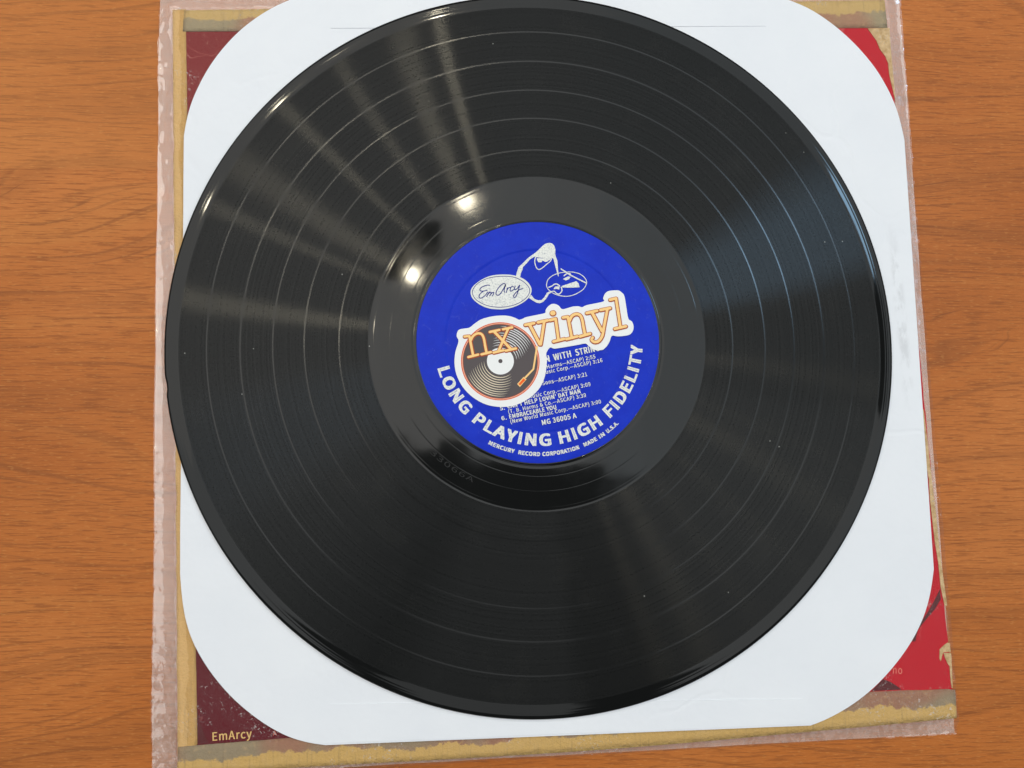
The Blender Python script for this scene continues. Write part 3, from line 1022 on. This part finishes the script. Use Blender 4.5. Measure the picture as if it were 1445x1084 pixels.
em.stroke(smooth_line([(3.26, 23.87), (3.90, 25.76), (5.69, 27.39), (8.38, 28.52), (11.34, 29.03), (14.36, 29.05), (17.05, 28.37), (18.91, 27.06), (19.97, 25.35), (19.81, 23.74), (18.59, 21.84), (16.43, 20.31), (13.96, 19.20), (11.27, 18.75), (8.32, 19.13), (5.92, 20.03), (4.18, 21.36), (3.37, 22.62)], 5, True), 12 * W2, True)
em.poly([(-4.14, 17.83), (-3.24, 19.22), (-1.83, 17.45), (-0.20, 16.92), (1.16, 17.08), (2.26, 18.19), (3.36, 20.14), (4.45, 20.70), (5.32, 20.30), (4.17, 19.60), (3.07, 17.65), (1.70, 16.26), (0.34, 15.69), (-1.02, 15.95), (-2.65, 16.89)])
em.stroke(smooth_line([(4.19, 22.50), (5.55, 23.07), (6.38, 23.72), (7.47, 23.93), (8.70, 23.11)]), 18 * W2)
em.poly([(6.09, 21.64), (6.92, 22.95), (8.70, 22.92), (8.50, 21.59), (7.33, 21.85)])
em.stroke(smooth_line([(4.72, 20.49), (6.36, 20.84), (7.34, 19.91), (8.41, 19.65)]), 16 * W2)
em.stroke(smooth_line([(9.38, 22.57), (9.65, 21.05), (8.60, 19.71)]), 18 * W2)
em.poly([(9.52, 22.49), (9.66, 23.13), (15.71, 25.24), (16.66, 24.33), (17.06, 22.68), (13.22, 22.43)])
em.stroke([(9.38, 30.28), (11.07, 29.25), (13.26, 27.76), (19.82, 24.52)], 20 * W2)
em.poly([(10.09, 26.04), (11.33, 26.75), (12.29, 27.19), (13.30, 27.03), (12.69, 26.08), (11.32, 25.45)])
em.stroke(smooth_line([(10.56, 27.44), (11.61, 28.23), (13.04, 28.42), (13.53, 27.48)]), 16 * W2)
em.build('emblem', M_SILVER, label)
W1 = 0.2885 / 9.854
oval = smooth_line([(-28.27, 19.64), (-27.84, 21.61), (-25.92, 23.76), (-22.66, 25.92), (-19.09, 27.19), (-14.61, 27.62), (-10.42, 27.32), (-6.83, 26.15), (-4.44, 24.36), (-3.09, 21.95), (-3.25, 19.83), (-4.45, 17.69), (-7.14, 15.54), (-10.43, 13.99), (-14.00, 13.10), (-16.97, 12.91), (-20.54, 13.26), (-23.80, 14.43), (-26.18, 16.05), (-27.67, 17.69)], 4, True)
ring = smooth_line([(-27.53, 19.65), (-26.95, 21.78), (-25.03, 23.92), (-21.47, 25.79), (-17.59, 26.67), (-14.01, 26.87), (-10.42, 26.56), (-7.28, 25.24), (-5.04, 23.44), (-3.84, 21.49), (-4.15, 19.51), (-5.65, 17.52), (-8.34, 15.67), (-11.62, 14.43), (-15.19, 13.84), (-18.16, 13.89), (-21.43, 14.46), (-24.40, 15.77), (-26.48, 17.40)], 4, True)
ov = Flat(0.185)
ov.poly(oval)
ov.build('oval_plate', M_WHITEP, label)
ov = Flat(0.195)
ov.poly(ring)
ov.build('oval_field', M_SILVER, label)
sc = Flat(0.205)
sc.stroke(ring, 9 * W1, True)
for s in [[(-20.41, 22.93), (-21.46, 23.03), (-23.54, 22.22), (-24.42, 21.30), (-24.24, 20.60), (-23.08, 20.47), (-21.45, 20.85)],
          [(-23.08, 20.41), (-24.41, 19.24), (-24.77, 18.03), (-24.11, 17.50), (-22.78, 18.21), (-21.74, 19.28), (-21.24, 20.13)],
          [(-20.56, 20.20), (-21.24, 18.98), (-21.68, 18.22)],
          [(-21.24, 18.98), (-20.41, 19.90), (-19.81, 20.06), (-19.96, 19.30), (-20.40, 18.54)],
          [(-20.02, 19.15), (-19.22, 19.92), (-18.71, 19.98), (-18.83, 19.32), (-19.21, 18.56)],
          [(-13.86, 22.71), (-14.01, 23.62), (-14.90, 23.67), (-16.39, 22.38), (-17.58, 20.54), (-17.73, 19.18), (-16.98, 18.80), (-16.09, 19.35), (-14.90, 21.18), (-13.80, 23.32), (-14.16, 22.10), (-14.45, 20.74), (-14.15, 20.10)],
          [(-13.11, 21.97), (-13.26, 20.90), (-13.56, 19.99)],
          [(-13.17, 21.15), (-12.51, 22.07), (-11.86, 22.14)],
          [(-10.51, 22.40), (-11.17, 22.60), (-11.77, 21.83), (-11.92, 20.92), (-11.47, 20.63), (-10.36, 21.40)],
          [(-9.83, 22.77), (-10.13, 21.70), (-9.83, 21.25), (-8.93, 21.87), (-8.18, 22.94)],
          [(-7.97, 23.16), (-8.63, 20.66), (-9.53, 18.38), (-10.28, 17.98), (-10.42, 18.82), (-9.53, 20.05), (-8.03, 21.28), (-6.69, 21.75)]]:
    sc.stroke(smooth_line(s, 5), 13 * W1)
sc.build('script_lettering', M_NAVYP, label)

# ------------------------------------------------------------------ die-cut sticker on the label
M_STICK = plain('sticker_white', (0.83, 0.83, 0.82), 0.42, 0.15)
M_RED = plain('sticker_red', (0.72, 0.13, 0.06), 0.45)
M_CHAR = plain('sticker_charcoal', (0.098, 0.082, 0.084), 0.42)
M_TAN = plain('sticker_tan', (0.94, 0.60, 0.24), 0.45)
M_RUST = plain('sticker_rust', (0.42, 0.075, 0.025), 0.45)
M_ORANGE = plain('sticker_orange', (0.90, 0.13, 0.02), 0.45)
M_CREAM = plain('sticker_cream', (0.78, 0.68, 0.50), 0.45)
sticker = tag(empty('die_cut_sticker', (0, 0, Z_REC)), 'white die-cut sticker reading nx vinyl with a small record picture, on the blue label', 'sticker')
out_px = [(-33.08, -0.54), (-33.84, 1.42), (-33.59, 3.32), (-32.36, 4.47), (-28.81, 5.08), (-26.57, 6.81), (-23.94, 8.56), (-20.18, 9.74), (-16.41, 10.28), (-12.64, 10.21), (-9.61, 9.29), (-8.10, 8.62), (-5.82, 9.52)]
out_px += [(-6.04, 9.59), (-1.48, 10.63), (2.43, 11.56), (2.76, 12.82), (3.75, 14.31), (5.22, 15.32), (6.69, 15.44), (8.32, 14.70), (9.62, 13.29), (12.25, 13.85), (14.22, 14.44), (16.52, 14.57), (17.99, 14.22), (20.14, 15.17), (26.90, 16.68), (26.85, 18.08), (27.60, 19.91), (28.94, 21.09), (31.09, 21.46), (33.41, 21.49), (34.88, 20.51), (35.86, 19.02), (36.61, 14.21), (37.37, 9.58), (38.84, 8.44), (39.53, 6.30), (39.11, 4.32), (37.93, 2.98), (35.78, 2.37), (32.81, 2.11), (30.35, 2.32), (29.50, 0.27), (28.16, -2.04), (26.50, -3.46), (24.53, -3.78), (22.57, -3.40), (20.62, -2.11), (19.32, -1.04), (16.71, -1.49), (12.13, -2.35), (7.57, -3.14), (5.94, -3.22), (4.48, -2.84)]
out_px += [(2.99, -5.15), (3.21, -7.35), (3.12, -9.63), (2.42, -14.55), (0.52, -19.09), (-2.50, -22.49), (-6.63, -25.32), (-11.12, -27.02), (-16.35, -27.41), (-21.57, -26.50), (-26.05, -24.28), (-29.41, -21.50), (-32.03, -18.14), (-33.92, -14.03), (-34.69, -9.53), (-34.35, -5.01)]
slab('backing', smooth_line(out_px, 3, True), 0.23, 0.42, M_STICK, sticker)
ctr = [(-15.93, -8.63)][0]
K = 0.288
f1 = Flat(0.43); f1.disc(ctr, 56 * K, 96); f1.build('red_ring', M_RED, sticker)
f1 = Flat(0.436); f1.disc(ctr, 54.4 * K, 96); f1.build('pale_ring', M_CREAM, sticker)
f1 = Flat(0.442); f1.disc(ctr, 53.9 * K, 96); f1.build('red_ring', M_RED, sticker)
f1 = Flat(0.448); f1.disc(ctr, 53.0 * K, 96); f1.build('record_picture', M_CHAR, sticker)


def arcs(cfg, name, material):
    fl = Flat(0.455)
    for (r, a0, a1, w) in cfg:
        pts = [(ctr[0] + r * K * math.cos(math.radians(a0 + (a1 - a0) * i / 24)), ctr[1] + r * K * math.sin(math.radians(a0 + (a1 - a0) * i / 24))) for i in range(25)]
        fl.stroke(pts, (lambda t, w=w: max(0.01, w * K * math.sin(math.pi * t) ** 0.8)), w_end=0, caps=False)
    fl.build(name, material, sticker)


radii = [23.4, 26.9, 30.4, 33.7, 37.0, 40.5, 43.8, 47.0, 50.0]
arcs([(r, 180 + 3.0 * i, 311 - 4.0 * i, 1.25) for i, r in enumerate(radii)], 'groove_lines', M_CREAM)
arcs([(r, 4 + 3.2 * i, 118 - 3.5 * i, 1.2) for i, r in enumerate(radii)], 'groove_lines', M_STICK)
f1 = Flat(0.50); f1.disc(ctr, 19.2 * K, 64); f1.build('picture_label', M_STICK, sticker)
f1 = Flat(0.506); f1.disc(ctr, 3.0 * K, 24); f1.build('picture_hole', M_CHAR, sticker)
f1 = Flat(0.505); f1.stroke([(-0.86, -2.52), (-2.39, -11.86), (-5.68, -15.28)], 20 / 7.743 * K)
f1.poly([(-9.06, -18.01), (-6.43, -15.06), (-5.23, -16.11), (-7.94, -19.21)]); f1.build('tonearm', M_TAN, sticker)
f1 = Flat(0.52); f1.poly([(-8.54, -17.97), (-6.39, -15.62), (-5.64, -16.33), (-7.86, -18.64)]); f1.build('cartridge', M_ORANGE, sticker)
A = 28 / 7.743 * K
B = 37 / 9.031 * K
letters = [
    ([(-30.66, 1.38), (-28.71, 1.62), (-27.06, -6.61)], A, 0), ([(-29.04, -7.08), (-25.08, -6.06)], A, 0),
    ([(-28.03, -0.04), (-27.10, 1.68), (-25.35, 2.72), (-23.73, 2.43), (-22.79, 0.77), (-22.21, -2.26), (-21.56, -5.47)], A, 1), ([(-23.66, -5.94), (-19.84, -4.96)], A, 0),
    ([(-20.32, 3.38), (-16.40, 4.26)], A, 0), ([(-18.66, 3.66), (-11.50, -3.75)], A * 1.1, 0), ([(-13.76, -4.34), (-9.54, -3.36)], A, 0),
    ([(-14.90, 4.54), (-11.12, 5.38)], A, 0), ([(-12.75, 4.87), (-16.76, -4.56)], A, 0), ([(-18.72, -5.18), (-14.70, -4.16)], A, 0),
    ([(-5.72, 6.48), (-2.08, 7.24)], B, 0), ([(-4.03, 6.76), (0.26, -1.47)], B * 1.1, 0), ([(-0.45, 7.58), (3.56, 8.48)], B, 0), ([(2.15, 7.94), (0.65, -1.57)], B, 0),
    ([(4.57, 8.56), (6.85, 9.18), (8.04, 0.23)], B, 0), ([(5.96, -0.34), (10.36, 0.81)], B, 0), ([(5.59, 11.50), (5.89, 11.57)], B * 1.7, 0),
    ([(9.99, 9.70), (11.96, 10.06), (13.59, 1.20)], B, 0), ([(11.34, 0.69), (15.82, 1.88)], B, 0),
    ([(12.70, 8.48), (13.60, 10.31), (15.34, 11.25), (17.07, 10.74), (17.94, 8.87), (18.47, 5.75), (19.10, 2.63)], B, 1), ([(16.90, 1.86), (21.17, 3.08)], B, 0),
    ([(19.84, 11.70), (24.22, 12.74)], B, 0), ([(22.08, 11.99), (26.10, 4.35)], B * 1.1, 0), ([(25.61, 13.06), (29.67, 13.93)], B, 0),
    ([(28.51, 13.39), (27.00, 5.84), (26.24, 2.21), (24.74, 0.06), (23.00, -0.38), (21.79, 0.53), (22.23, 1.45)], B, 1),
    ([(29.72, 17.45), (32.20, 18.05), (33.92, 5.75)], B, 0), ([(31.54, 5.23), (36.17, 6.33)], B, 0)]
f1 = Flat(0.535)
for pts, w, sm in letters:
    q = smooth_line(pts, 5) if sm else pts
    if len(pts) == 3 and not sm:
        f1.stroke([(x + 0.08, y - 0.10) for x, y in q[:2]], w + 0.62); f1.stroke([(x + 0.08, y - 0.10) for x, y in q[1:]], w + 0.62)
    else:
        f1.stroke([(x + 0.08, y - 0.10) for x, y in q], w + 0.62)
f1.build('letter_outline', M_RUST, sticker)
f1 = Flat(0.66)
for pts, w, sm in letters:
    q = smooth_line(pts, 5) if sm else pts
    if len(pts) == 3 and not sm:
        f1.stroke(q[:2], w - 0.05); f1.stroke(q[1:], w - 0.05)
    else:
        f1.stroke(q, w - 0.05)
f1.build('lettering', M_TAN, sticker)
